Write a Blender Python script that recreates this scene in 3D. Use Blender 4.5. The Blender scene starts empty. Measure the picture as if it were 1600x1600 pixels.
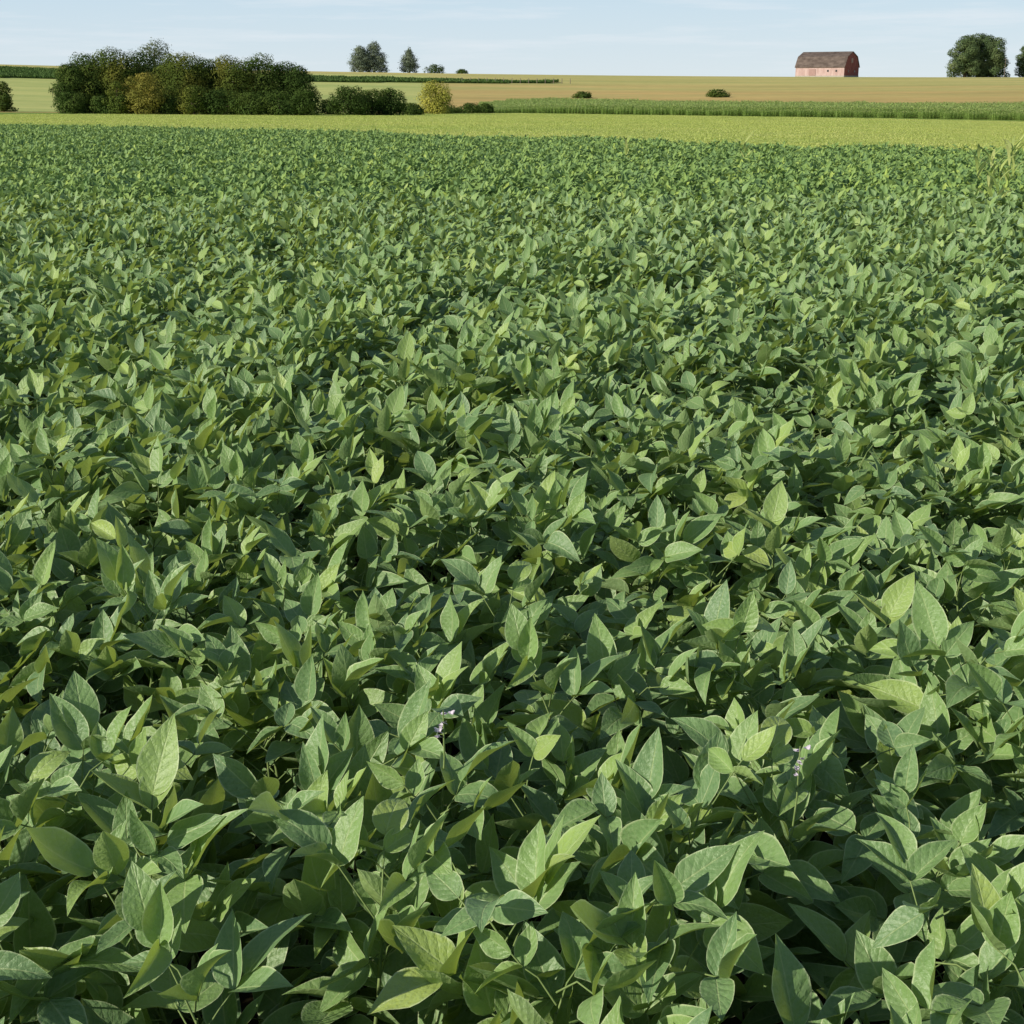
import bpy, math, random
import numpy as np
from mathutils import noise as mn, Vector

rng = np.random.default_rng(7)
random.seed(7)
scene = bpy.context.scene
COL = scene.collection
EYE = 1.60
PITCH = 16.95
EL=26.; AZ=241.
SUN=np.array([math.sin(math.radians(AZ))*math.cos(math.radians(EL)),math.cos(math.radians(AZ))*math.cos(math.radians(EL)),math.sin(math.radians(EL))])

# ------------------------------------------------------------------ helpers
def link(o): COL.objects.link(o); return o

def make_mesh(name, V, F, uv=None, attrs=None, smooth=True, mats=(), midx=None):
    V = np.asarray(V, dtype=np.float32); F = np.asarray(F, dtype=np.int32)
    me = bpy.data.meshes.new(name)
    k = F.shape[1]
    me.vertices.add(len(V)); me.vertices.foreach_set("co", V.ravel())
    me.loops.add(F.size); me.loops.foreach_set("vertex_index", F.ravel())
    me.polygons.add(len(F))
    me.polygons.foreach_set("loop_start", np.arange(0, F.size, k, dtype=np.int32))
    me.polygons.foreach_set("loop_total", np.full(len(F), k, dtype=np.int32))
    if midx is not None: me.polygons.foreach_set("material_index", np.asarray(midx, dtype=np.int32))
    if uv is not None:
        l = me.uv_layers.new(name="UVMap")
        l.data.foreach_set("uv", np.asarray(uv, dtype=np.float32)[F.ravel()].ravel())
    if attrs:
        for n, a in attrs.items():
            a = np.asarray(a, dtype=np.float32)
            if a.ndim == 1:
                at = me.attributes.new(n, 'FLOAT', 'POINT'); at.data.foreach_set("value", a)
            else:
                at = me.attributes.new(n, 'FLOAT_VECTOR', 'POINT'); at.data.foreach_set("vector", a.ravel())
    me.polygons.foreach_set("use_smooth", np.full(len(F), smooth))
    for m in mats: me.materials.append(m)
    me.update(calc_edges=True)
    return me

class Acc:
    def __init__(s): s.V=[]; s.F=[]; s.U=[]; s.A=[]; s.M=[]; s.n=0
    def add(s, V, F, U=None, var=None, mat=0):
        V=np.asarray(V,float).reshape(-1,3); F=np.asarray(F,int).reshape(-1,4)
        s.V.append(V); s.F.append(F+s.n); s.n+=len(V)
        s.U.append(np.zeros((len(V),2)) if U is None else U)
        s.A.append(np.zeros(len(V)) if var is None else np.broadcast_to(var,(len(V),)))
        s.M.append(np.full(len(F),mat))
    def arrays(s): return np.concatenate(s.V),np.concatenate(s.F),np.concatenate(s.U),np.concatenate(s.A),np.concatenate(s.M)
    def mesh(s, name, mats, smooth=True):
        V,F,U,A,M=s.arrays()
        return make_mesh(name,V,F,U,{"var":A},smooth,mats,M)

def tube(P, R, n=5, cap=False):
    P=np.asarray(P,float); R=np.broadcast_to(R,(len(P),))
    T=np.gradient(P,axis=0); T/=np.linalg.norm(T,axis=1)[:,None]+1e-9
    ref=np.array([0.31,0.17,0.93]) if abs(T[0,2])<.8 else np.array([1.,.1,0])
    A=np.cross(T,ref); A/=np.linalg.norm(A,axis=1)[:,None]+1e-9
    B=np.cross(T,A)
    th=np.arange(n)*2*math.pi/n
    V=P[:,None]+R[:,None,None]*(A[:,None]*np.cos(th)[None,:,None]+B[:,None]*np.sin(th)[None,:,None])
    F=[]
    for i in range(len(P)-1):
        for j in range(n):
            k=(j+1)%n
            F.append((i*n+j,i*n+k,(i+1)*n+k,(i+1)*n+j))
    return V.reshape(-1,3),np.array(F)

# ------------------------------------------------------------------ material helpers
def newmat(name):
    m=bpy.data.materials.new(name); m.use_nodes=True
    nt=m.node_tree; nt.nodes.clear()
    return m,nt
def N(nt,t,**kw):
    n=nt.nodes.new(t)
    for k,v in kw.items(): setattr(n,k,v)
    return n
def mth(nt,op,a,b=None,c=None,clamp=False):
    n=nt.nodes.new('ShaderNodeMath'); n.operation=op; n.use_clamp=clamp
    for i,x in enumerate((a,b,c)):
        if x is None: continue
        if isinstance(x,(int,float)): n.inputs[i].default_value=x
        else: nt.links.new(x,n.inputs[i])
    return n.outputs[0]
def mixc(nt,f,a,b,mode='MIX'):
    n=nt.nodes.new('ShaderNodeMix'); n.data_type='RGBA'; n.blend_type=mode
    for sock,x in ((n.inputs[0],f),(n.inputs[6],a),(n.inputs[7],b)):
        if isinstance(x,(int,float)): sock.default_value=x
        elif isinstance(x,tuple): sock.default_value=(*x[:3],1)
        else: nt.links.new(x,sock)
    return n.outputs[2]
def maprange(nt,v,a,b,c=0.,d=1.):
    n=nt.nodes.new('ShaderNodeMapRange'); nt.links.new(v,n.inputs[0])
    for i,x in zip((1,2,3,4),(a,b,c,d)): n.inputs[i].default_value=x
    return n.outputs[0]
def attr(nt,name):
    n=nt.nodes.new('ShaderNodeAttribute'); n.attribute_name=name; return n
def noisetex(nt,scale,detail=3,vec=None,rough=.5):
    n=nt.nodes.new('ShaderNodeTexNoise'); n.inputs['Scale'].default_value=scale
    n.inputs['Detail'].default_value=detail; n.inputs['Roughness'].default_value=rough
    if vec is not None: nt.links.new(vec,n.inputs['Vector'])
    return n
def out_foliage(nt,col,rough=.55,trans=.3,bump=None,tcol=None,spec=.3):
    p=N(nt,'ShaderNodeBsdfPrincipled'); nt.links.new(col,p.inputs['Base Color'])
    p.inputs['Roughness'].default_value=rough; p.inputs['Specular IOR Level'].default_value=spec
    if bump is not None:
        nt.links.new(bump,p.inputs['Normal'])
    o=N(nt,'ShaderNodeOutputMaterial')
    t=N(nt,'ShaderNodeBsdfTranslucent'); nt.links.new(tcol if tcol is not None else col,t.inputs['Color'])
    m=N(nt,'ShaderNodeMixShader'); m.inputs[0].default_value=trans
    nt.links.new(p.outputs[0],m.inputs[1]); nt.links.new(t.outputs[0],m.inputs[2])
    nt.links.new(m.outputs[0],o.inputs[0])
    return p

LEAFSTOPS=[(0,(.130,.240,.110)),(.25,(.165,.292,.112)),(.6,(.225,.365,.112)),(.88,(.325,.455,.115)),(1,(.40,.50,.12))]
def ramp_of(nt,va,stops):
    ramp=N(nt,'ShaderNodeValToRGB'); nt.links.new(va,ramp.inputs[0])
    e=ramp.color_ramp.elements
    e[0].position=stops[0][0]; e[0].color=(*stops[0][1],1); e[1].position=stops[-1][0]; e[1].color=(*stops[-1][1],1)
    for p,c in stops[1:-1]:
        x=e.new(p); x.color=(*c,1)
    return ramp.outputs[0]
def leaf_material():
    m,nt=newmat("soybean_leaf")
    uvn=N(nt,'ShaderNodeUVMap'); uvn.uv_map="UVMap"
    sep=N(nt,'ShaderNodeSeparateXYZ'); nt.links.new(uvn.outputs[0],sep.inputs[0])
    u=mth(nt,'ABSOLUTE',mth(nt,'MULTIPLY',mth(nt,'SUBTRACT',sep.outputs[0],.5),2.))
    v=sep.outputs[1]
    geo=N(nt,'ShaderNodeNewGeometry')
    n2=noisetex(nt,190,3,geo.outputs['Position'])
    va=attr(nt,'var').outputs['Fac']
    s=mth(nt,'ADD',mth(nt,'SUBTRACT',mth(nt,'MULTIPLY',mth(nt,'POWER',v,.85),6.5),mth(nt,'MULTIPLY',mth(nt,'POWER',u,.8),1.8)),mth(nt,'MULTIPLY',n2.outputs[0],.4))
    fr=mth(nt,'FRACT',s)
    dist=mth(nt,'ABSOLUTE',mth(nt,'SUBTRACT',fr,.5))
    vein=maprange(nt,dist,.45,.5)
    mid=maprange(nt,u,.0,.075,1.,0.)
    edge=maprange(nt,u,.90,1.,0.,1.)
    base=mixc(nt,mth(nt,'MULTIPLY',maprange(nt,n2.outputs[0],.35,.65),.32),ramp_of(nt,va,LEAFSTOPS),(.33,.45,.23))
    base=mixc(nt,mth(nt,'MULTIPLY',vein,.24),base,(.45,.55,.26))
    base=mixc(nt,mth(nt,'MULTIPLY',mid,.6),base,(.50,.59,.29))
    base=mixc(nt,mth(nt,'MULTIPLY',edge,.75),base,(.64,.72,.43))
    col=mixc(nt,mth(nt,'MULTIPLY',geo.outputs['Backfacing'],.4),base,(.27,.35,.16))
    puff=mth(nt,'SUBTRACT',mth(nt,'SQRT',mth(nt,'SUBTRACT',1.001,mth(nt,'MULTIPLY',dist,2.))),mth(nt,'MULTIPLY',mid,.9))
    hh=mth(nt,'ADD',mth(nt,'MULTIPLY',puff,.85),mth(nt,'MULTIPLY',n2.outputs[0],2.2))
    b=N(nt,'ShaderNodeBump'); b.inputs['Strength'].default_value=.5; b.inputs['Distance'].default_value=.0016
    nt.links.new(hh,b.inputs['Height'])
    tcol=mixc(nt,.6,col,(.52,.64,.04))
    out_foliage(nt,col,.46,.28,b.outputs[0],tcol,spec=.5)
    return m
def simple_foliage(name,stops,trans=.25,rough=.6,nscale=2.,dark=(.03,.05,.02),namt=.4,attrname='var',noise=True,spec=.08):
    m,nt=newmat(name)
    va=attr(nt,attrname).outputs['Fac']
    col=ramp_of(nt,va,stops)
    if noise:
        geo=N(nt,'ShaderNodeNewGeometry')
        n=noisetex(nt,nscale,2,geo.outputs['Position'])
        col=mixc(nt,mth(nt,'MULTIPLY',maprange(nt,n.outputs[0],.4,.65),namt),col,dark)
    out_foliage(nt,col,rough,trans,spec=spec)
    return m
def plain(name,c1,c2,scale=8,rough=.8,bumpd=.01,vecscale=None,detail=4):
    m,nt=newmat(name)
    tc=N(nt,'ShaderNodeTexCoord'); vec=tc.outputs['Object']
    if vecscale:
        mp=N(nt,'ShaderNodeMapping'); mp.inputs['Scale'].default_value=vecscale
        nt.links.new(vec,mp.inputs[0]); vec=mp.outputs[0]
    n=noisetex(nt,scale,detail,vec,.6)
    col=mixc(nt,maprange(nt,n.outputs[0],.35,.65),c1,c2)
    p=N(nt,'ShaderNodeBsdfPrincipled'); nt.links.new(col,p.inputs['Base Color']); p.inputs['Roughness'].default_value=rough
    p.inputs['Specular IOR Level'].default_value=.2
    b=N(nt,'ShaderNodeBump'); b.inputs['Distance'].default_value=bumpd; b.inputs['Strength'].default_value=.6
    nt.links.new(n.outputs[0],b.inputs['Height']); nt.links.new(b.outputs[0],p.inputs['Normal'])
    o=N(nt,'ShaderNodeOutputMaterial'); nt.links.new(p.outputs[0],o.inputs[0])
    return m

M_LEAF=leaf_material()
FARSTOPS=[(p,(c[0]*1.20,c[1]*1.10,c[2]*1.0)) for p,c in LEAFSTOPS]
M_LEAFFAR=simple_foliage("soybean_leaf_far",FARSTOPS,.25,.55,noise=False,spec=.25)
M_STEM=plain("soybean_stem",(.15,.22,.07),(.22,.29,.11),60,.7,.001)
M_FLOWER=plain("soybean_flower",(.52,.44,.58),(.70,.66,.68),90,.6,.0005)
M_CORN=simple_foliage("corn_leaf",[(0,(.27,.40,.10)),(.5,(.38,.52,.15)),(.85,(.50,.59,.20)),(1,(.64,.60,.30))],.35,.5,.5,(.25,.38,.10),.35)
M_VCORN=simple_foliage("volunteer_corn_leaf",[(0,(.36,.48,.12)),(1,(.58,.62,.24))],.35,.5,3,(.28,.38,.10),.3)
M_GCROP=simple_foliage("green_crop",[(0,(.08,.15,.04)),(1,(.15,.24,.07))],.2,.7,.05,(.09,.14,.045),.3)
M_GRASS=simple_foliage("meadow_grass",[(0,(.45,.54,.14)),(.6,(.56,.61,.19)),(1,(.66,.64,.27))],.3,.7,.06,(.42,.52,.14),.55)
M_BARK=plain("bark",(.06,.045,.03),(.12,.095,.07),6,.9,.03,(1,1,.3))
TREEM={
 'dark':simple_foliage("tree_leaf_dark",[(0,(.042,.076,.017)),(.5,(.068,.114,.023)),(1,(.115,.155,.032))],.22,.8,.35,(.042,.075,.019),.3),
 'olive':simple_foliage("tree_leaf_olive",[(0,(.066,.106,.020)),(.45,(.115,.150,.028)),(1,(.23,.22,.042))],.22,.8,.3,(.068,.11,.022),.35),
 'grey':simple_foliage("tree_leaf_grey",[(0,(.08,.11,.05)),(1,(.135,.165,.08))],.2,.8,.35,(.075,.10,.048),.3),
 'yellow':simple_foliage("tree_leaf_yellow",[(0,(.27,.29,.055)),(.5,(.41,.40,.08)),(1,(.53,.49,.11))],.25,.7,.5,(.27,.29,.055),.35),
 'gold':simple_foliage("tree_leaf_gold",[(0,(.14,.15,.032)),(.5,(.25,.235,.05)),(1,(.37,.32,.07))],.25,.8,.5,(.14,.155,.033),.3),
 'pine':simple_foliage("pine_needles_hazed",[(0,(.12,.155,.105)),(1,(.19,.225,.15))],.1,.8,.3,(.12,.15,.11),.3),  # distance haze painted into the needle colour, lighter and greyer
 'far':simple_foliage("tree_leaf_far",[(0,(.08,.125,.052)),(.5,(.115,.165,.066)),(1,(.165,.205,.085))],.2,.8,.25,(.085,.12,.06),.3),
}

# ------------------------------------------------------------------ terrain
KD=np.array([0,15,30,50,75,120,220,300,450,560,650,760,950,1500,6000.])
def nf(s,D): return -.006*D-.000148*D*D-.00015*s*D*D
def prof(s,rest):
    z=[nf(s,d) for d in KD[:5]]+rest
    return np.array(z)
PZ=[prof(-.35,[-1.5,-2.5,-2.2,1.5,6.0,9.4,9.6,7,-2,-60]),
    prof(0,   [-1.9,-3.3,-4.0,-0.7,3.1,5.3,5.3,3,-5,-60]),
    prof(.35, [-2.6,-4.1,-3.8,-0.6,2.2,3.9,3.9,2,-6,-60])]
def herm(Z,D):
    D=np.clip(D,0,5999.)
    sl=np.gradient(Z,KD)
    i=np.clip(np.searchsorted(KD,D,side='right')-1,0,len(KD)-2)
    h=KD[i+1]-KD[i]; t=(D-KD[i])/h
    return (2*t**3-3*t**2+1)*Z[i]+(t**3-2*t**2+t)*h*sl[i]+(-2*t**3+3*t**2)*Z[i+1]+(t**3-t**2)*h*sl[i+1]
def terr(x,y):
    x=np.asarray(x,float); y=np.asarray(y,float)
    D=np.hypot(x,y)+1e-9
    s=np.clip(x/D,-.42,.42)/.35
    D=np.maximum(D,1e-6)
    a,b,c=(herm(Z,D) for Z in PZ)
    return a*(s*(s-1)/2)+b*(1-s*s)+c*(s*(s+1)/2)
def L2(s): return np.interp(s,[-.4,-.2,-.1,0,.15,.35,.6],[215,222,250,285,265,238,225])
def soy_edge(x): return 42-1.2*x+.7*np.sin(np.asarray(x)*.9)
def in_strip(s,D): return (D>500+(s+.35)*40)&(D<592-(s+.35)*175)&(s<.03)

def build_ground():
    ang=np.concatenate([np.arange(-180,-40,5),np.arange(-40,40,.5),np.arange(40,180.1,5)])
    ang=np.radians(ang)
    rad=np.concatenate([[0.01],np.geomspace(.5,90,60),np.arange(94,720,4),np.geomspace(740,6000,24)])
    R,A=np.meshgrid(rad,ang,indexing='ij')
    X=R*np.sin(A); Y=R*np.cos(A); Z=terr(X,Y)
    V=np.stack([X,Y,Z],-1).reshape(-1,3)
    nr,na=R.shape
    i,j=np.meshgrid(np.arange(nr-1),np.arange(na-1),indexing='ij')
    F=np.stack([i*na+j,(i+1)*na+j,(i+1)*na+j+1,i*na+j+1],-1).reshape(-1,4)[:, ::-1]
    s=X/R; D=R
    soil=np.array([.045,.035,.022]); strip=np.array([.53,.59,.18]); verge=np.array([.22,.31,.08])
    tan=np.array([.57,.42,.185]); tan2=np.array([.56,.50,.21]); pale=np.array([.52,.55,.22]); dg=np.array([.12,.19,.065])
    C=np.zeros(R.shape+(3,)); 
    m=(Y<soy_edge(X)); C[:]=strip; C[m]=soil
    far=D>L2(s); C[far]=verge
    w=np.clip((D-400)/140+.25*np.sin(D*.11),0,1)[...,None]
    mm=D>L2(s)+14
    C[mm]=(tan*(1-w)+tan2*w)[mm]
    pl=(D>L2(s)+22)&(s<-.055); C[pl]=pale
    C[in_strip(s,D)]=dg
    C[D>600]=tan2
    C[D>900]=np.array([.3,.32,.13])
    me=make_mesh("ground",V,F,attrs={"fieldcol":C.reshape(-1,3)},smooth=True)
    mt,nt=newmat("field_ground")
    geo=N(nt,'ShaderNodeNewGeometry'); a=attr(nt,"fieldcol")
    mp=N(nt,'ShaderNodeMapping'); mp.inputs['Scale'].default_value=(.2,1,1); nt.links.new(geo.outputs['Position'],mp.inputs[0])
    n1=noisetex(nt,.05,5,mp.outputs[0],.6); n2=noisetex(nt,1.0,4,mp.outputs[0],.7)
    c=mixc(nt,.95,a.outputs['Color'],mixc(nt,maprange(nt,n1.outputs[0],.3,.7),(.74,.83,.72),(1.13,1.06,1.)),'MULTIPLY')
    c=mixc(nt,.9,c,mixc(nt,maprange(nt,n2.outputs[0],.3,.7),(.76,.8,.75),(1.15,1.13,1.1)),'MULTIPLY')
    p=N(nt,'ShaderNodeBsdfPrincipled'); nt.links.new(c,p.inputs['Base Color']); p.inputs['Roughness'].default_value=.95
    p.inputs['Specular IOR Level'].default_value=.05
    o=N(nt,'ShaderNodeOutputMaterial'); nt.links.new(p.outputs[0],o.inputs[0])
    me.materials.append(mt)
    ob=link(bpy.data.objects.new("ground",me)); ob["kind"]="structure"
build_ground()

# ------------------------------------------------------------------ soybean leaves
def leaves(P,az,pi,ro,L,W,fold,droop,wav,ph,nu,vs):
    n=len(P); vs=np.asarray(vs); us=np.linspace(-1,1,nu+1)
    prof=(np.maximum(vs,0)**.58)*(np.maximum(1-vs,0)**1.10)/.343
    prof=np.minimum(np.maximum(prof,.015),1.02)
    v=vs[None,:,None]; u=us[None,None,:]
    Lc=L[:,None,None]; w=W[:,None,None]*prof[None,:,None]
    k=droop[:,None,None]
    lx=Lc*np.where(np.abs(k)>1e-3,np.sin(k*v)/np.where(np.abs(k)>1e-3,k,1),v)*np.ones_like(u)
    lz=-Lc*np.where(np.abs(k)>1e-3,(1-np.cos(k*v))/np.where(np.abs(k)>1e-3,k,1),0)*np.ones_like(u)
    f=fold[:,None,None]
    ly=u*w*np.cos(f)
    lz=lz+np.abs(u)**1.3*w*np.sin(f)+wav[:,None,None]*Lc*np.sin(v*9+ph[:,None,None]+u*1.7)*np.abs(u)**2*prof[None,:,None]
    ly=ly+Lc*.07*np.sin(ph)[:,None,None]*v**2
    ca,sa,cp,sp=np.cos(az),np.sin(az),np.cos(pi),np.sin(pi)
    d=np.stack([ca*cp,sa*cp,sp],-1); sd=np.stack([-sa,ca,0*sa],-1); nn=np.cross(d,sd)
    cr,sr=np.cos(ro)[:,None],np.sin(ro)[:,None]
    s2=sd*cr+nn*sr; n2=nn*cr-sd*sr
    V=P[:,None,None]+lx[...,None]*d[:,None,None]+ly[...,None]*s2[:,None,None]+lz[...,None]*n2[:,None,None]
    nv=len(vs); m=nu+1
    i,j=np.meshgrid(np.arange(nv-1),np.arange(nu),indexing='ij')
    F=np.stack([i*m+j,(i+1)*m+j,(i+1)*m+j+1,i*m+j+1],-1).reshape(-1,4)
    FF=(F[None]+(np.arange(n)*nv*m)[:,None,None]).reshape(-1,4)
    UV=np.stack(np.broadcast_arrays(u*.5+.5,v),-1)
    UV=np.broadcast_to(UV,(n,nv,m,2)).reshape(-1,2)
    return V.reshape(-1,3),FF,UV,nv*m

def facing(az,pi,ro):
    ca,sa,cp,sp=math.cos(az),math.sin(az),math.cos(pi),math.sin(pi)
    nn=(-ca*sp,-sa*sp,cp)
    cr,sr=math.cos(ro),math.sin(ro)
    n=(nn[0]*cr+sa*sr,nn[1]*cr-ca*sr,nn[2]*cr)
    return n[0]*SUN[0]+n[1]*SUN[1]+n[2]*SUN[2]

VS_HI=[0,.03,.09,.17,.27,.38,.5,.62,.74,.85,.93,1]
VS_MID=[0,.07,.2,.36,.55,.75,.9,1]
VS_LO=[0,.12,.36,.7,1]
def soy_params(r, nodes=12, top=.60):
    lean=r.normal(0,.05,2)
    def sp(z): t=z/top; return np.array([lean[0]*t+.012*math.sin(z*14+lean[0]*90),lean[1]*t+.012*math.cos(z*11+lean[1]*90),z])
    stem=[sp(z) for z in np.linspace(-.03,top-.03,8)]
    pets=[];LP=[]
    a0=r.uniform(0,2*math.pi)
    for i in range(nodes):
        f=i/(nodes-1)
        z=.22+(top-.22)*f**.72
        az=a0+i*math.pi*.76+r.normal(0,.5)
        pl=r.uniform(.07,.15)*(1-.4*f)
        el=math.radians(r.uniform(5,45)) if f<.85 else math.radians(r.uniform(20,55))
        p0=sp(z); dirn=np.array([math.cos(az)*math.cos(el),math.sin(az)*math.cos(el),math.sin(el)])
        p1=p0+dirn*pl*.55+np.array([0,0,.008]); p2=p0+dirn*pl+np.array([0,0,r.uniform(-.015,.02)])
        pets.append((p0,p1,p2))
        size=r.uniform(.083,.104)*(1 if f<.93 else .78)
        var=np.clip(r.normal(.28+.20*f,.19),0,.85)
        for k,(da,off) in enumerate(((0,.02),(1.25,0),(-1.25,0))):
            best=None
            for t in range(3 if f>.45 else 2):
                aa=az+da+r.normal(0,.4)
                pit=math.radians(r.normal(13+24*f,29))
                pit=max(min(pit,1.3),-.7)
                ro=r.normal(0,.52)
                if k: ro+= -math.copysign(.2,da)
                sc=facing(aa,pit,ro)+r.normal(0,.32)
                if best is None or sc>best[0]: best=(sc,aa,pit,ro)
            _,aa,pit,ro=best
            L=size*(1.06 if k==0 else .93)*r.uniform(.88,1.08)
            vv=np.clip(var+r.normal(0,.11),0,.95)
            LP.append((p2+dirn*off, aa,pit,ro,L,L*r.uniform(.255,.33),r.uniform(.08,.7),r.normal(.2,.42),r.uniform(.01,.045),r.uniform(0,6.28),vv))
            if k==0: pets.append((p2,p2+dirn*off*.5,p2+dirn*off))
    return stem,pets,LP
def leafarr(LP,nu,vs):
    P=np.array([l[0] for l in LP]); cols=[np.array([l[i] for l in LP]) for i in range(1,11)]
    V,F,UV,per=leaves(P,*cols[:9],nu,vs)
    return V,F,UV,np.repeat(cols[9],per)

NVAR=40
stem_ar=[];fol_ar=[];mid_ar=[]
for k in range(NVAR):
    r=np.random.default_rng(100+k)
    st,pe,LP=soy_params(r,nodes=r.integers(16,18),top=r.uniform(.585,.62))
    a=Acc(); V,F=tube(st,np.linspace(.0045,.002,len(st)),6); a.add(V,F)
    for p in pe:
        V,F=tube(p,[.0015,.0012,.0011],4); a.add(V,F)
    stem_ar.append(a.arrays())
    a=Acc(); V,F,UV,var=leafarr(LP,6,VS_HI); a.add(V,F,UV,var); fol_ar.append(a.arrays())
    a=Acc(); V,F,UV,var=leafarr([l for l in LP if l[0][2]>.3],2,VS_MID); a.add(V,F,UV,var)
    V,F=tube(st[4:],np.linspace(.0035,.002,len(st)-4),4); a.add(V,F,mat=1)
    for p in pe[::2]:
        V,F=tube(p,[.0016,.0013,.0012],3); a.add(V,F,mat=1)
    mid_ar.append(a.arrays())

def src_collection(name, objs):
    c=bpy.data.collections.new(name)
    for o in objs: c.objects.link(o)
    return c
def scatter(name, P, rot, scl, idx, coll, kind="stuff", label=None, cat=None):
    me=bpy.data.meshes.new(name)
    me.vertices.add(len(P)); me.vertices.foreach_set("co",np.asarray(P,np.float32).ravel())
    for n,a,t,f in (("rot",rot,'FLOAT_VECTOR','vector'),("scl",scl,'FLOAT_VECTOR','vector')):
        at=me.attributes.new(n,t,'POINT'); at.data.foreach_set(f,np.asarray(a,np.float32).ravel())
    at=me.attributes.new("idx",'INT','POINT'); at.data.foreach_set('value',np.asarray(idx,np.int32))
    ob=link(bpy.data.objects.new(name,me))
    ng=bpy.data.node_groups.new(name,'GeometryNodeTree')
    ng.interface.new_socket('Geometry',in_out='INPUT',socket_type='NodeSocketGeometry')
    ng.interface.new_socket('Geometry',in_out='OUTPUT',socket_type='NodeSocketGeometry')
    gi=ng.nodes.new('NodeGroupInput'); go=ng.nodes.new('NodeGroupOutput')
    iop=ng.nodes.new('GeometryNodeInstanceOnPoints'); ci=ng.nodes.new('GeometryNodeCollectionInfo')
    ci.inputs['Collection'].default_value=coll; ci.inputs['Separate Children'].default_value=True; ci.inputs['Reset Children'].default_value=True
    iop.inputs['Pick Instance'].default_value=True
    def na(n,t):
        x=ng.nodes.new('GeometryNodeInputNamedAttribute'); x.data_type=t; x.inputs['Name'].default_value=n; return x.outputs[0]
    L=ng.links.new
    L(gi.outputs[0],iop.inputs['Points']); L(ci.outputs[0],iop.inputs['Instance'])
    L(na('idx','INT'),iop.inputs['Instance Index']); 
    e2r=ng.nodes.new('FunctionNodeEulerToRotation'); L(na('rot','FLOAT_VECTOR'),e2r.inputs[0]); L(e2r.outputs[0],iop.inputs['Rotation'])
    L(na('scl','FLOAT_VECTOR'),iop.inputs['Scale']); L(iop.outputs[0],go.inputs[0])
    md=ob.modifiers.new("scatter",'NODES'); md.node_group=ng
    ob["kind"]=kind
    if label: ob["label"]=label
    if cat: ob["category"]=cat
    return ob

def canopy(x,y):
    n=mn.noise(Vector((x*1.25,y*1.25,3.3)))*.21+mn.noise(Vector((x*.35,y*.35,9.1)))*.09
    rw=.06*math.cos(2*math.pi*(y*.97+x*.24)/.76)
    v=n+rw
    if v>.06: v=.06+(v-.06)*.35      # flat crowns, deeper furrows
    return 1+v

sp_=.175
pts=[]
for iy in range(int(.35/sp_),int(13.6/sp_)):
    y0=iy*sp_
    hw=.40*y0+1.9
    for ix in range(int(-hw/sp_),int(hw/sp_)+1):
        x=ix*sp_+(iy%2)*sp_*.5+random.gauss(0,.045); y=y0+random.gauss(0,.045)
        pts.append((x,y))
pts=np.array(pts)
vis=(np.abs(pts[:,0])<.372*pts[:,1]+.10)&(pts[:,1]>.95)
order=np.argsort(np.where(vis,np.hypot(pts[:,0],pts[:,1]),1e9))
indiv=order[:298]; rest=order[298:]

fl=Acc(); r=np.random.default_rng(5)
for k in range(7):
    c=np.array([r.normal(0,.007),r.normal(0,.007),.685+k*.005])
    n=4
    V,F,UV,per=leaves(np.repeat(c[None],n,0),r.uniform(0,6.28,n),r.uniform(.1,1.2,n),r.normal(0,.4,n),np.full(n,.007),np.full(n,.0033),np.full(n,.3),np.full(n,.5),np.full(n,.03),r.uniform(0,6,n),2,VS_LO)
    fl.add(V,F,UV)
V,F=tube([(0,0,.55),(0.003,0,.65),(0,.002,.72)],[.0018,.0016,.001],4); fl.add(V,F,mat=1)
flower_me=fl.mesh("flower",[M_FLOWER,M_STEM])
flower_at=[(-.13,1.78),(.40,1.66)]
flower_ids=set()
for fx,fy in flower_at:
    d=np.hypot(pts[indiv,0]-fx,pts[indiv,1]-fy); flower_ids.add(int(indiv[np.argmin(d)]))
for i in indiv:
    x,y=pts[i]; z=float(terr(x,y)); k=random.randrange(NVAR)
    e=bpy.data.objects.new("soybean_plant",None); e.empty_display_size=.1
    h=canopy(x,y)*random.uniform(.95,1.04)
    flw=int(i) in flower_ids
    if flw: h=max(h,1.07)
    e.location=(x,y,z); e.rotation_euler=(random.gauss(0,.06),random.gauss(0,.06),random.gauss(0,.35)); 
    g=random.uniform(.95,1.05); e.scale=(g,g,h)
    e["label"]=("green soybean plant with tiny pale lilac flowers among leaves" if flw else "green soybean plant with broad pointed leaves in dense field")
    e["category"]="soybean plant"; e["group"]="soybean plants growing in the field"
    link(e)
    dv=random.gauss(0,.07)
    sm=stem_ar[k]; fm=fol_ar[k]
    for nm,me in (("stem",make_mesh("stem",sm[0],sm[1],sm[2],{"var":sm[3]},True,[M_STEM])),
                  ("foliage",make_mesh("foliage",fm[0],fm[1],fm[2],{"var":np.clip(fm[3]+dv,0,1)},True,[M_LEAF])))+((("flower",flower_me),) if flw else ()):
        o=bpy.data.objects.new(nm,me); o.parent=e; link(o)

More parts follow.
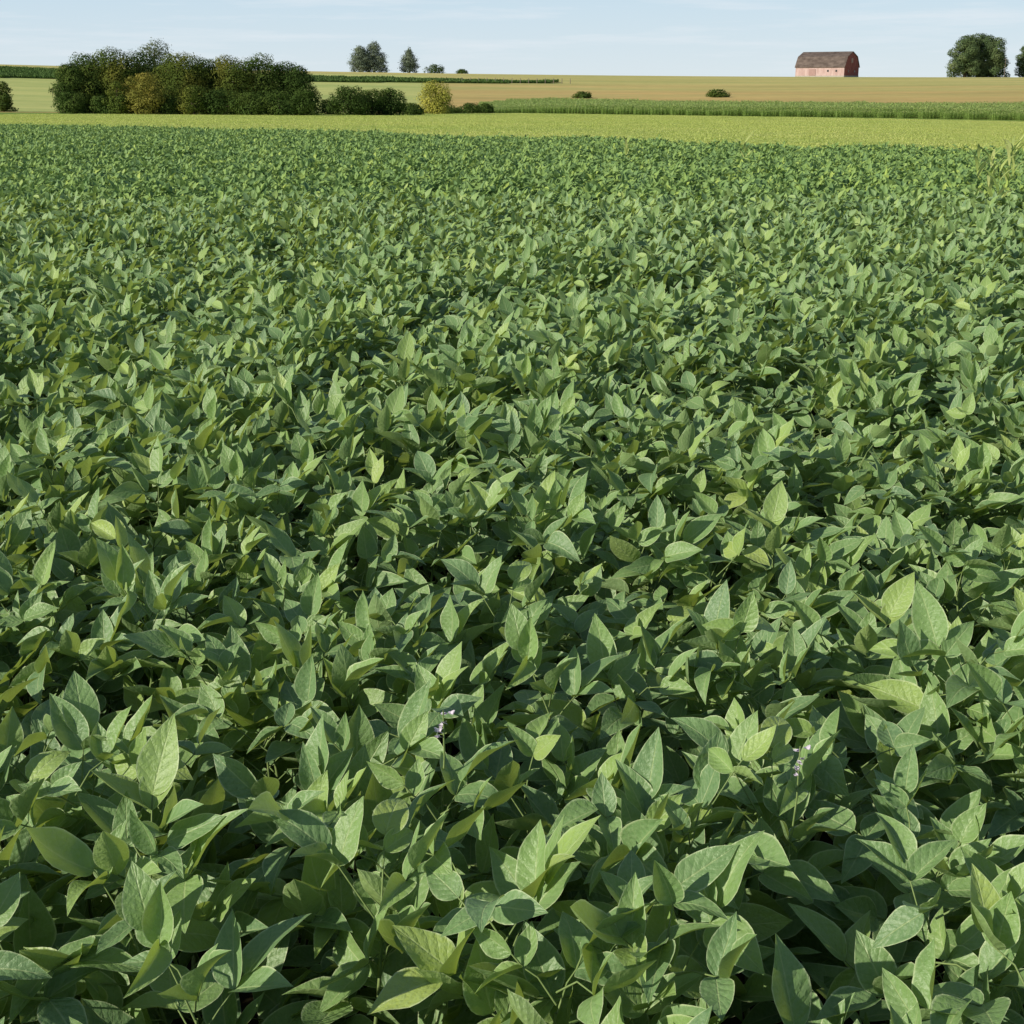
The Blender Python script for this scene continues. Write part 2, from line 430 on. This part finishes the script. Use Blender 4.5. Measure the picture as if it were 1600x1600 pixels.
# middle distance: every remaining plant joined into one crop mesh
big=Acc()
for i in rest:
    x,y=pts[i]; V,F,U,A,M=mid_ar[random.randrange(NVAR)]
    g=random.uniform(.94,1.06); h=canopy(x,y)*random.uniform(.95,1.04); a=random.gauss(0,.35)
    tx,ty=random.gauss(0,.05),random.gauss(0,.05)
    c,s=math.cos(a),math.sin(a)
    X=(V[:,0]*c-V[:,1]*s)*g; Y=(V[:,0]*s+V[:,1]*c)*g; Z=V[:,2]*h
    W=np.stack([X+Z*tx+x,Y+Z*ty+y,Z+float(terr(x,y))],-1)
    big.add(W,F,U,np.clip(A+random.gauss(0,.07),0,1)); big.M[-1]=M
srcs=[bpy.data.objects.new("soy_src_00",big.mesh("soy_mid",[M_LEAF,M_STEM]))]
NP=12; PS=1.6
for k in range(NP):
    r=np.random.default_rng(500+k); allLP=[]
    g=int(PS/.2)
    for ix in range(g):
        for iy in range(g):
            st,pe,LP=soy_params(r,nodes=13,top=.60)
            ox=(ix+.5)*.2-PS/2+r.normal(0,.05); oy=(iy+.5)*.2-PS/2+r.normal(0,.05); hs=r.uniform(.93,1.05)*(1+.2*mn.noise(Vector((ox*1.3,oy*1.3,k*7.))))
            for l in LP:
                l=list(l); p=np.array(l[0]); p[2]*=hs
                if p[2]<.40: continue
                l[0]=p+np.array([ox,oy,0]); l[5]*=1.04; l[10]*=.92; allLP.append(tuple(l))
    a=Acc(); V,F,UV,var=leafarr(allLP,2,VS_LO); a.add(V,F,UV,var)
    srcs.append(bpy.data.objects.new("soy_src_%02d"%(1+k),a.mesh("soy_patch",[M_LEAFFAR])))
coll=src_collection("soybean_sources",srcs)
P=[(0,0,0)];R=[(0,0,0)];S=[(1,1,1)];I=[0]
y=13.6+PS*.4
while y<92:
    hw=.42*y+4
    x=-hw
    while x<hw:
        if y<soy_edge(x)-.5:
            xx=x+random.uniform(-.15,.15); yy=y+random.uniform(-.1,.1)
            P.append((xx,yy,float(terr(xx,yy)))); R.append((0,0,random.gauss(0,.12)))
            c=1+.10*mn.noise(Vector((xx*.25,yy*.25,9.1)))+.06*mn.noise(Vector((xx*1.1,yy*1.1,3.3)))
            if y>soy_edge(x)-3: c*=random.uniform(.82,1.)
            S.append((1.05,1.05,c)); I.append(1+random.randrange(NP))
        x+=PS
    y+=PS
scatter("soybean_crop",P,R,S,I,coll,label="dense green soybean crop covering the wide field",cat="soybean crop")

# ------------------------------------------------------------------ corn, grass, ripening crops
def ribbon(p0,az,el,L,w,bend,n=5):
    t=np.linspace(0,1,n+1)
    ang=el-bend*t
    st=L/n
    dx=np.concatenate([[0],np.cumsum(np.cos(ang[:-1])*st)]); dz=np.concatenate([[0],np.cumsum(np.sin(ang[:-1])*st)])
    C=np.array(p0)+np.stack([dx*math.cos(az),dx*math.sin(az),dz],-1)
    side=np.array([-math.sin(az),math.cos(az),0])
    ww=w*np.minimum(1,np.minimum(t*6+.4,(1-t)*2.2+.04))
    V=np.stack([C-side*ww[:,None],C+side*ww[:,None]],1).reshape(-1,3)
    F=np.array([(2*i,2*i+1,2*i+3,2*i+2) for i in range(n)])
    return V,F
def corn_plant(a,r,o,h=2.3,nl=11,wid=.045,n=4,mat=0,tassel=True,v0=.35):
    o=np.array(o,float)
    V,F=tube([o,o+[0,0,h*.5],o+[r.normal(0,.03),r.normal(0,.03),h*.92]],[.014,.012,.006],4); a.add(V,F,var=v0,mat=mat)
    az0=r.uniform(0,6.28)
    for i in range(nl):
        z=h*(.12+.75*i/(nl-1)); az=az0+i*math.pi+r.normal(0,.35)
        V,F=ribbon(o+[0,0,z],az,math.radians(r.uniform(45,72)),h*r.uniform(.28,.40),wid,r.uniform(1.3,2.3),n)
        a.add(V,F,var=np.clip(r.normal(v0+.3*i/nl,.12),0,.85),mat=mat)
    if tassel:
        for i in range(4):
            V,F=ribbon(o+[0,0,h*.86],r.uniform(0,6.28),math.radians(r.uniform(50,85)),.22,.018,.6,2)
            a.add(V,F,var=1.,mat=mat)
cs=[]
for k in range(6):
    r=np.random.default_rng(800+k); a=Acc()
    for ix in range(5):
        for iy in range(11):
            corn_plant(a,r,((ix+.5)*.61-1.52+r.normal(0,.08),iy*.28-1.5+r.normal(0,.05),0),r.uniform(1.7,2.25),8,wid=.055,n=3)
    cs.append(bpy.data.objects.new("corn_src_%d"%k,a.mesh("corn_patch",[M_CORN])))
ccoll=src_collection("corn_sources",cs)
P=[];R=[];S=[];I=[]
for xi in np.arange(-12,125,3.05):
    for k in range(22):
        s=xi/ math.hypot(xi,260)
        D=L2(s)+6+k*3.05+1.2*math.sin(xi*.13); y=math.sqrt(max(D*D-xi*xi,1))
        sl=xi/D
        if sl<-.022: continue
        x=xi+random.uniform(-.3,.3)
        edge=min(.84,.45+(sl+.022)*8)*(.72 if k==0 else 1)
        P.append((x,y,float(terr(x,y)))); R.append((0,0,random.choice((0,math.pi))+random.gauss(0,.1))); q=random.uniform(.90,1.08)*edge; S.append((1,1,q)); I.append(random.randrange(6))
scatter("corn_crop",P,R,S,I,ccoll,label="tall green tasselled corn crop beyond the pale grass",cat="corn crop")

ts=[]
for k in range(4):
    r=np.random.default_rng(900+k); a=Acc()
    for i in range(200):
        o=(r.uniform(-3.,3.),r.uniform(-3.,3.),0)
        for j in range(2):
            V,F=ribbon((o[0],o[1],.1),r.uniform(0,6.28),r.uniform(.3,1.2),r.uniform(.6,1.0),.2,r.uniform(.3,1.2),2)
            a.add(V,F,var=r.uniform(0,1))
    ts.append(bpy.data.objects.new("low_src_%d"%k,a.mesh("low_patch",[M_GCROP])))
tcoll=src_collection("hillside_sources",ts)
P=[];R=[];S=[];I=[]
for y in np.arange(450,620,5.8):
    for x in np.arange(-.46*y,.1*y,5.8):
        D=math.hypot(x,y); s=x/D
        if not in_strip(s,D): continue
        P.append((x,y,float(terr(x,y)))); R.append((0,0,random.choice((0,math.pi)))); S.append((1,1,random.uniform(.8,1.15)*1.3)); I.append(random.randrange(4))
scatter("green_crop_strip",P,R,S,I,tcoll,label="dark green crop strip crossing the golden hillside",cat="crop field")

gs=[]
for k in range(4):
    r=np.random.default_rng(950+k); a=Acc()
    for i in range(420):
        V,F=ribbon((r.uniform(-1.6,1.6),r.uniform(-1.6,1.6),0),r.uniform(0,6.28),r.uniform(.3,1.3),r.uniform(.08,.2),.022,r.uniform(.2,1.2),2)
        a.add(V,F,var=r.uniform(0,1))
    gs.append(bpy.data.objects.new("grass_src_%d"%k,a.mesh("grass_patch",[M_GRASS])))
gcoll=src_collection("grass_sources",gs)
P=[];R=[];S=[];I=[]
for y in np.arange(26,290,3.2):
    for x in np.arange(-.43*y-3,.43*y+3,3.2):
        D=math.hypot(x,y)
        if y<soy_edge(x)+1.0 or D>L2(x/D): continue
        P.append((x,y,float(terr(x,y)))); R.append((0,0,random.randrange(4)*math.pi/2)); q=random.uniform(.4,.9); S.append((1,1,q)); I.append(random.randrange(4))
scatter("grass_strip",P,R,S,I,gcoll,label="pale yellow green mown grass strip beyond the soybeans",cat="grass")

# ------------------------------------------------------------------ trees & shrubs
def crown_mesh(r,lobes,nf,size,mat,shell=.68,vs=.04,off=(0,0,0),lumpk=.36):
    C=np.array([l[:3] for l in lobes]); RR=np.array([l[3:6] for l in lobes])
    vol=RR.prod(1)**(2/3); ids=r.choice(len(lobes),nf,p=vol/vol.sum())
    d=r.normal(0,1,(nf,3)); d/=np.linalg.norm(d,axis=1)[:,None]
    rad=shell+(1-shell)*r.random(nf)**.8
    lump=np.array([mn.noise(Vector(tuple(d[i]*2.0+ids[i]*5.1)))+.5*mn.noise(Vector(tuple(d[i]*5.0+ids[i]*3.1))) for i in range(nf)])
    rad=rad*(1+lumpk*lump)
    c=C[ids]+d*RR[ids]*rad[:,None]
    nrm=d*1.6+r.normal(0,.34,(nf,3))+np.array([0,0,.35]); nrm/=np.linalg.norm(nrm,axis=1)[:,None]
    t=np.cross(nrm,r.normal(0,1,(nf,3))); t/=np.linalg.norm(t,axis=1)[:,None]; b=np.cross(nrm,t)
    s=(size*r.uniform(.5,1.3,nf))[:,None]
    q=r.uniform(.5,.8,nf)[:,None]
    V=np.stack([c-t*s,c-b*s*q+nrm*s*.15,c+t*s,c+b*s*q+nrm*s*.15],1).reshape(-1,3)
    V[:,2]=np.maximum(V[:,2],.05)
    F=np.arange(nf*4).reshape(-1,4)
    wc=c+np.array(off)
    cl=np.array([mn.noise(Vector(tuple(wc[i]*.26))) for i in range(nf)])
    var=np.clip(.48+.85*cl+r.normal(0,vs,nf),0,1)
    a=Acc(); a.add(V,F,None,np.repeat(var,4)); return a.mesh("crown",[mat],smooth=False)
def trunk_mesh(r,h,rad,lobes):
    a=Acc()
    V,F=tube([(0,0,-.3),(r.normal(0,.05),0,h*.25),(r.normal(0,.15),r.normal(0,.15),h*.5),(0,0,h*.8)],[rad*1.3,rad,rad*.7,rad*.2],8); a.add(V,F)
    for l in lobes:
        z0=h*r.uniform(.12,.4); c=np.array(l[:3])
        mid=(np.array([0,0,z0])+c)/2+np.array([0,0,-.05*h])
        V,F=tube([(0,0,z0),mid,c],[rad*.5,rad*.3,rad*.08],5); a.add(V,F)
    return a.mesh("trunk",[M_BARK])
def tree(name,px,D,wpx,toppx,basepx,mat,seed,label,cat,nf=4500,group=None,leaf=.13,low=.0,nl=10,dz=0.,stemname="trunk",crownname="crown",taper=0.,lumpk=.36,flat=1.):
    r=np.random.default_rng(seed)
    x=(px-800)/2298*D; y=D
    h=(basepx-toppx)*D/2403; w=wpx*D/2298
    z=float(terr(x,y))+dz
    lobes=[]
    for i in range(nl):
        t=(i+.5)/nl; zc=h*(low+.14+(.84-low-.14)*t)
        env=math.sqrt(max(.05,1-((t-.38)/.72)**2))*(1-taper*t)
        a=i*2.4+r.uniform(-.5,.5); rr=w*.5*env
        lr=w*.5*r.uniform(.26,.52)*(.6+.5*env)
        off=max(rr-lr,0)*r.uniform(.7,1.2)
        lobes.append((off*math.cos(a),off*math.sin(a),min(zc,h-lr*.7*flat),lr,lr,min(lr*r.uniform(.65,.9),h*.35)*flat))
    k=1-taper
    lobes.append((r.normal(0,.06)*w,0,h*.84,w*.20*k,w*.20*k,h*.15)); lobes.append((0,0,h*(.42+low*.4),w*.36,w*.36,h*.32))
    e=bpy.data.objects.new(name,None); e.location=(x,y,z); e.empty_display_size=1
    e["label"]=label; e["category"]=cat
    if group: e["group"]=group
    link(e)
    c=bpy.data.objects.new(crownname,crown_mesh(r,lobes,nf,leaf,mat,off=(x,y,z),lumpk=lumpk)); c.parent=e; link(c)
    t=bpy.data.objects.new(stemname,trunk_mesh(r,h,max(.03*h,.05),lobes[:6])); t.parent=e; link(t)
    return e
G1="trees in the grove at the field edge"
T=TREEM
def gtree(*a,**k): return tree("deciduous_tree",*a,group=G1,low=-.14,**k)
gtree(112,222,76,96,176,T['dark'],1,"dark green broadleaf tree at edge of the grove","tree",nf=14000,nl=14)
gtree(138,226,104,82,176,T['dark'],2,"dark green broadleaf tree with rounded lumpy crown in grove","tree",nf=20000,nl=18)
gtree(176,225,110,70,176,T['olive'],12,"olive green broadleaf tree with upright crown in grove","tree",nf=22000,nl=18)
gtree(220,230,116,78,176,T['dark'],3,"dark green leafy tree inside the dense grove","tree",nf=20000,nl=16)
gtree(244,246,96,60,176,T['grey'],4,"taller grey green willow standing behind the grove","tree",nf=13000)
gtree(284,224,120,77,176,T['olive'],5,"olive green leafy tree with domed crown in grove","tree",nf=24000,nl=18)
gtree(325,228,110,88,176,T['dark'],6,"dark green leafy tree inside the dense grove","tree",nf=18000,nl=16)
gtree(368,226,110,82,177,T['olive'],7,"large olive green tree with rounded top in grove","tree",nf=22000,nl=18)
gtree(405,227,104,80,178,T['dark'],13,"dark green leafy tree with broad crown in grove","tree",nf=18000,nl=16)
gtree(438,228,96,92,178,T['dark'],8,"dark green leafy tree inside the dense grove","tree",nf=16000,nl=16)
gtree(468,226,68,99,178,T['dark'],9,"lower dark green tree at end of the grove","tree",nf=12000)
SK=dict(stemname="stem",crownname="foliage",low=-.15)
def shrub(*a,**k):
    kk=dict(SK); kk.update(k); return tree("shrub",*a,**kk)
G2="shrubs along the field edge"
shrub(220,214,90,108,176,T['gold'],20,"olive gold shrub in front of the dark grove","shrub",nf=9000,group=G2,nl=14)
shrub(182,213,50,122,176,T['olive'],21,"olive green shrub in front of the dark grove","shrub",nf=4000,group=G2)
shrub(300,214,64,128,176,T['olive'],22,"olive green shrub in front of the dark grove","shrub",nf=4500,group=G2)
for i,(px,w,tp) in enumerate(((110,64,142),(160,60,148),(255,70,146),(345,80,136),(390,80,140),(435,80,138),(474,54,136))):
    shrub(px,215,w,tp,177,T['dark'],30+i,"low dark green shrub at foot of the grove","shrub",nf=4500,group=G2)
shrub(2,225,44,119,168,T['dark'],40,"rounded dark green shrub beside the pale grass","shrub",nf=5000,group=G2)
shrub(546,226,80,130,177,T['dark'],41,"rounded dark green bush beside the grove","shrub",nf=8000,group=G2,nl=14)
shrub(580,230,84,136,177,T['dark'],42,"rounded dark green bush beside the grove","shrub",nf=8000,group=G2,nl=14)
shrub(610,232,62,133,177,T['dark'],43,"rounded dark green bush beside the grove","shrub",nf=6500,group=G2)
tree("small_tree",680,262,66,115,168,T['yellow'],44,"small bright yellow green tree beside low hedge","tree",nf=10000,low=-.16,nl=16,lumpk=.5)
for i,(px,w,tp,bs,D) in enumerate(((640,50,154,172,262),(700,54,158,172,272),(735,46,155,172,278),(760,34,158,174,282),(512,50,152,176,236),(645,46,160,177,240))):
    shrub(px,D,w,tp,bs,T['dark'],50+i,"low dark green shrub in the hedge line","shrub",nf=2800,group=G2)
shrub(912,400,38,143,154,T['dark'],60,"lone dark green bush on the golden hillside","shrub",nf=1800,low=-.2,leaf=.2)
shrub(1122,405,44,141,154,T['dark'],61,"wide dark green bush on the golden hillside","shrub",nf=2200,low=-.2,leaf=.2)
G3="pine trees on the ridge"
def pine(*a,**k): return tree("pine_tree",*a,group=G3,leaf=.26,nl=24,lumpk=.6,flat=.6,**k)
pine(564,690,48,69,112,T['pine'],70,"tall grey green pine with broad soft crown on ridge","tree",nf=11000,taper=.3,low=-.12)
pine(585,694,56,62,112,T['pine'],71,"tall grey green pine standing close beside another pine","tree",nf=13000,taper=.35,low=-.12)
pine(640,700,38,70,112,T['pine'],72,"narrower grey green pine standing apart on ridge","tree",nf=7000,taper=.5,low=-.1)
shrub(680,700,40,97,112,T['dark'],73,"dark bush on the ridge beside pines","shrub",nf=1500,leaf=.3,lumpk=.6)
shrub(722,700,26,104,112,T['dark'],74,"small dark bush on the ridge beside pines","shrub",nf=800,leaf=.3,lumpk=.6)
tree("deciduous_tree",1506,655,62,55,122,T['far'],80,"tall broad dark green tree with full crown on ridge","tree",nf=20000,leaf=.30,low=-.14,nl=14)
tree("deciduous_tree",1526,661,66,52,122,T['far'],83,"tall full dark green tree between two others on ridge","tree",nf=20000,leaf=.30,low=-.14,nl=14)
tree("deciduous_tree",1548,659,60,56,122,T['far'],81,"tall dark green tree merging with its neighbour on ridge","tree",nf=18000,leaf=.30,low=-.14,nl=14)
tree("deciduous_tree",1602,670,44,68,122,T['far'],82,"green broadleaf tree on the ridge near pole","tree",nf=10000,leaf=.30,low=-.1)

# ------------------------------------------------------------------ barn
def box(a,c,s,mat=0,var=0):
    c=np.array(c,float); s=np.array(s,float)/2
    V=np.array([[x,y,z] for x in(-1,1) for y in(-1,1) for z in(-1,1)])*s+c
    F=np.array([(0,1,3,2),(4,6,7,5),(0,4,5,1),(2,3,7,6),(0,2,6,4),(1,5,7,3)]); a.add(V,F,mat=mat,var=var)
M_RED=plain("faded_red_boards",(.42,.285,.27),(.54,.40,.385),.6,.85,.01,(2.5,2.5,.5))
M_GABLE_SHADED=plain("red_gable_shaded",(.22,.065,.06),(.30,.105,.095),.9,.85,.01,(3,3,.5))  # darker copy of the red boards: gable-end shade put into the colour
M_ROOF=plain("weathered_shingles",(.085,.064,.056),(.165,.128,.112),.4,.9,.02,(1,1,2.2))
M_DARKR=plain("dark_red_door",(.32,.20,.185),(.40,.26,.245),1.5,.8,.005,(4,4,.5))
M_GLASS,ntg=newmat("window_glass")
pg=N(ntg,'ShaderNodeBsdfPrincipled'); pg.inputs['Base Color'].default_value=(.03,.035,.04,1); pg.inputs['Roughness'].default_value=.15
og=N(ntg,'ShaderNodeOutputMaterial'); ntg.links.new(pg.outputs[0],og.inputs[0])
M_STONE=plain("stone_foundation",(.30,.27,.24),(.45,.42,.38),3,.9,.02)
def child(e,name,acc,mats,loc=(0,0,0),smooth=False):
    o=bpy.data.objects.new(name,acc.mesh(name,mats,smooth)); o.parent=e; o.location=loc; link(o); return o
def barn():
    D=652; x=(1291-800)/2298*D; L=23.5; W=14; He=4.3
    e=bpy.data.objects.new("barn",None); e.location=(x,D,float(terr(x,D))-.1); e.rotation_euler=(0,0,-math.radians(39)); 
    e["label"]="faded red gambrel barn with weathered grey brown roof"; e["category"]="barn"; link(e)
    prof=[(-W/2,.6),(W/2,.6),(W/2,He),(W*.34,He+4.1),(0,He+6.1),(-W*.34,He+4.1),(-W/2,He)]
    a=Acc()
    for sx in(-L/2,L/2):
        V=[(sx,p[0],p[1]) for p in prof]
        for q in ((0,1,2,6),(6,2,3,5)):
            a.add([V[i] for i in q],[(0,1,2,3)],mat=1)
        a.add([V[5],V[3],V[4],V[4]],[(0,1,2,3)],mat=1)
    for sy in(-W/2,W/2):
        a.add([(-L/2,sy,.6),(L/2,sy,.6),(L/2,sy,He),(-L/2,sy,He)],[(0,1,2,3)])
    child(e,"wall",a,[M_RED,M_GABLE_SHADED])
    a=Acc(); box(a,(0,0,.2),(L+.15,W+.15,.85)); child(e,"foundation",a,[M_STONE])
    a=Acc(); ov=.35; th=.18
    rp=[(-W/2-.35,He-.3),(-W*.34-.05,He+4.15),(0,He+6.25),(W*.34+.05,He+4.15),(W/2+.35,He-.3)]
    for i in range(4):
        p,q=rp[i],rp[i+1]
        V=[]
        for xx in(-L/2-ov,L/2+ov):
            V+= [(xx,p[0],p[1]),(xx,q[0],q[1]),(xx,q[0],q[1]+th),(xx,p[0],p[1]+th)]
        a.add(V,[(0,4,5,1),(3,2,6,7),(0,3,7,4),(1,5,6,2),(0,1,2,3),(4,7,6,5)])
    child(e,"roof",a,[M_ROOF])
    a=Acc(); box(a,(0,0,0),(3.2,.14,2.8)); 
    child(e,"door",a,[M_DARKR],(-3.5,-W/2-.09,2.0))
    for xx in(4,8):
        a=Acc(); box(a,(0,0,0),(.8,.06,.8)); child(e,"window",a,[M_GLASS],(xx,-W/2-.05,2.6))
    for yy in(-3,3):
        a=Acc(); box(a,(0,0,0),(.06,.8,.9)); child(e,"window",a,[M_GLASS],(L/2+.05,yy,2.4))
    a=Acc(); box(a,(0,0,0),(.1,1.8,2.0)); child(e,"loft_door",a,[M_DARKR],(L/2+.07,0,He+2.6))
barn()
M_WOOD=plain("pole_wood",(.16,.13,.10),(.26,.22,.18),3,.9,.01)
for px,h,D in((1568,8,640),):
    x=(px-800)/2298*D; e=bpy.data.objects.new("utility_pole",None); e.location=(x,D,float(terr(x,D)))
    e["label"]="thin grey wooden utility pole with crossarm on ridge"; e["category"]="utility pole"; link(e)
    a=Acc(); V,F=tube([(0,0,-.5),(0,0,h*.5),(0,0,h)],[.11,.10,.08],8); a.add(V,F); child(e,"pole",a,[M_WOOD],smooth=True)
    a=Acc(); box(a,(0,-.16,h-.6),(1.8,.1,.12)); child(e,"crossarm",a,[M_WOOD])
for i in range(14):
    D=515; px=722+i*13; x=(px-800)/2298*D
    a=Acc(); V,F=tube([(0,0,-.3),(0,0,.9),(0,0,1.75),(0,0,1.8)],[.14,.13,.12,.02],6); a.add(V,F)
    o=bpy.data.objects.new("fence_post",a.mesh("fence_post",[M_WOOD])); o.location=(x,D,float(terr(x,D))); link(o)
    o["label"]="weathered brown wooden fence post on the hillside"; o["category"]="fence post"; o["group"]="fence posts across the hillside"

weeds=[(1562,14.5,1.18),(1590,15.5,1.22),(1540,17,1.12),(1576,13.2,1.10),(1598,18,1.15),(1168,24,1.05),(982,24,1.02)]
for i,(px,D,h) in enumerate(weeds):
    x=(px-800)/2298*D; r=np.random.default_rng(1200+i); a=Acc()
    for k in range(11):
        z=h*(.45+.42*k/10); V,F=ribbon((0,0,z),r.uniform(0,6.28),math.radians(r.uniform(50,82)),r.uniform(.24,.40),.017,r.uniform(.7,1.7),6); a.add(V,F,var=r.uniform(0,1))
    e=bpy.data.objects.new("weed_grass",None); e.location=(x,D,float(terr(x,D))); e["label"]="bright yellow green grassy weed standing above the soybeans"; e["category"]="weed"; e["group"]="grassy weeds among the soybeans"; link(e)
    child(e,"leaf_blades",a,[M_VCORN],smooth=True)
    a=Acc(); V,F=tube([(0,0,0),(0.01,0,h*.5),(0,.01,h*.9)],[.006,.005,.002],5); a.add(V,F); child(e,"stem",a,[M_VCORN],smooth=True)

# ------------------------------------------------------------------ light, sky, camera
sl=bpy.data.lights.new("sun",'SUN'); sl.energy=5.; sl.angle=math.radians(.53); sl.color=(1,.93,.77)
so=link(bpy.data.objects.new("sun",sl)); so.rotation_euler=Vector(SUN).to_track_quat('Z','Y').to_euler(); so.location=(-20,-10,30)
w=bpy.data.worlds.new("World"); scene.world=w; w.use_nodes=True; nt=w.node_tree; nt.nodes.clear()
sky=N(nt,'ShaderNodeTexSky'); sky.sky_type='NISHITA'; sky.sun_disc=False; sky.sun_elevation=math.radians(EL); sky.sun_rotation=math.radians(AZ)
sky.air_density=1.; sky.dust_density=.1; sky.ozone_density=2.
tc=N(nt,'ShaderNodeTexCoord')
sz=N(nt,'ShaderNodeSeparateXYZ'); nt.links.new(tc.outputs['Generated'],sz.inputs[0])
hz=mixc(nt,maprange(nt,sz.outputs[2],.0,.06),(8.4,9.6,10.4),(6.9,8.8,10.3))
tint=mixc(nt,maprange(nt,sz.outputs[2],.05,.22,.9,0.),sky.outputs[0],hz)
mp=N(nt,'ShaderNodeMapping'); mp.inputs['Scale'].default_value=(3.,3.,40); nt.links.new(tc.outputs['Generated'],mp.inputs[0])
cn=noisetex(nt,2.6,6,mp.outputs[0],.6)
cf=mth(nt,'MULTIPLY',maprange(nt,cn.outputs[0],.50,.70),.5)
c=mixc(nt,cf,tint,(9.3,10.0,10.6))
bg=N(nt,'ShaderNodeBackground'); bg.inputs[1].default_value=.085; nt.links.new(c,bg.inputs[0])
o=N(nt,'ShaderNodeOutputWorld'); nt.links.new(bg.outputs[0],o.inputs[0])
scene.view_settings.view_transform='Standard'; scene.view_settings.look='None'; scene.view_settings.exposure=0
cam=bpy.data.cameras.new("camera"); cam.sensor_width=36; cam.lens=18/math.tan(math.radians(20)); cam.clip_end=12000; cam.clip_start=.05
co=link(bpy.data.objects.new("camera",cam)); co.location=(0,0,EYE); co.rotation_euler=(math.radians(90-PITCH),0,0)
scene.camera=co
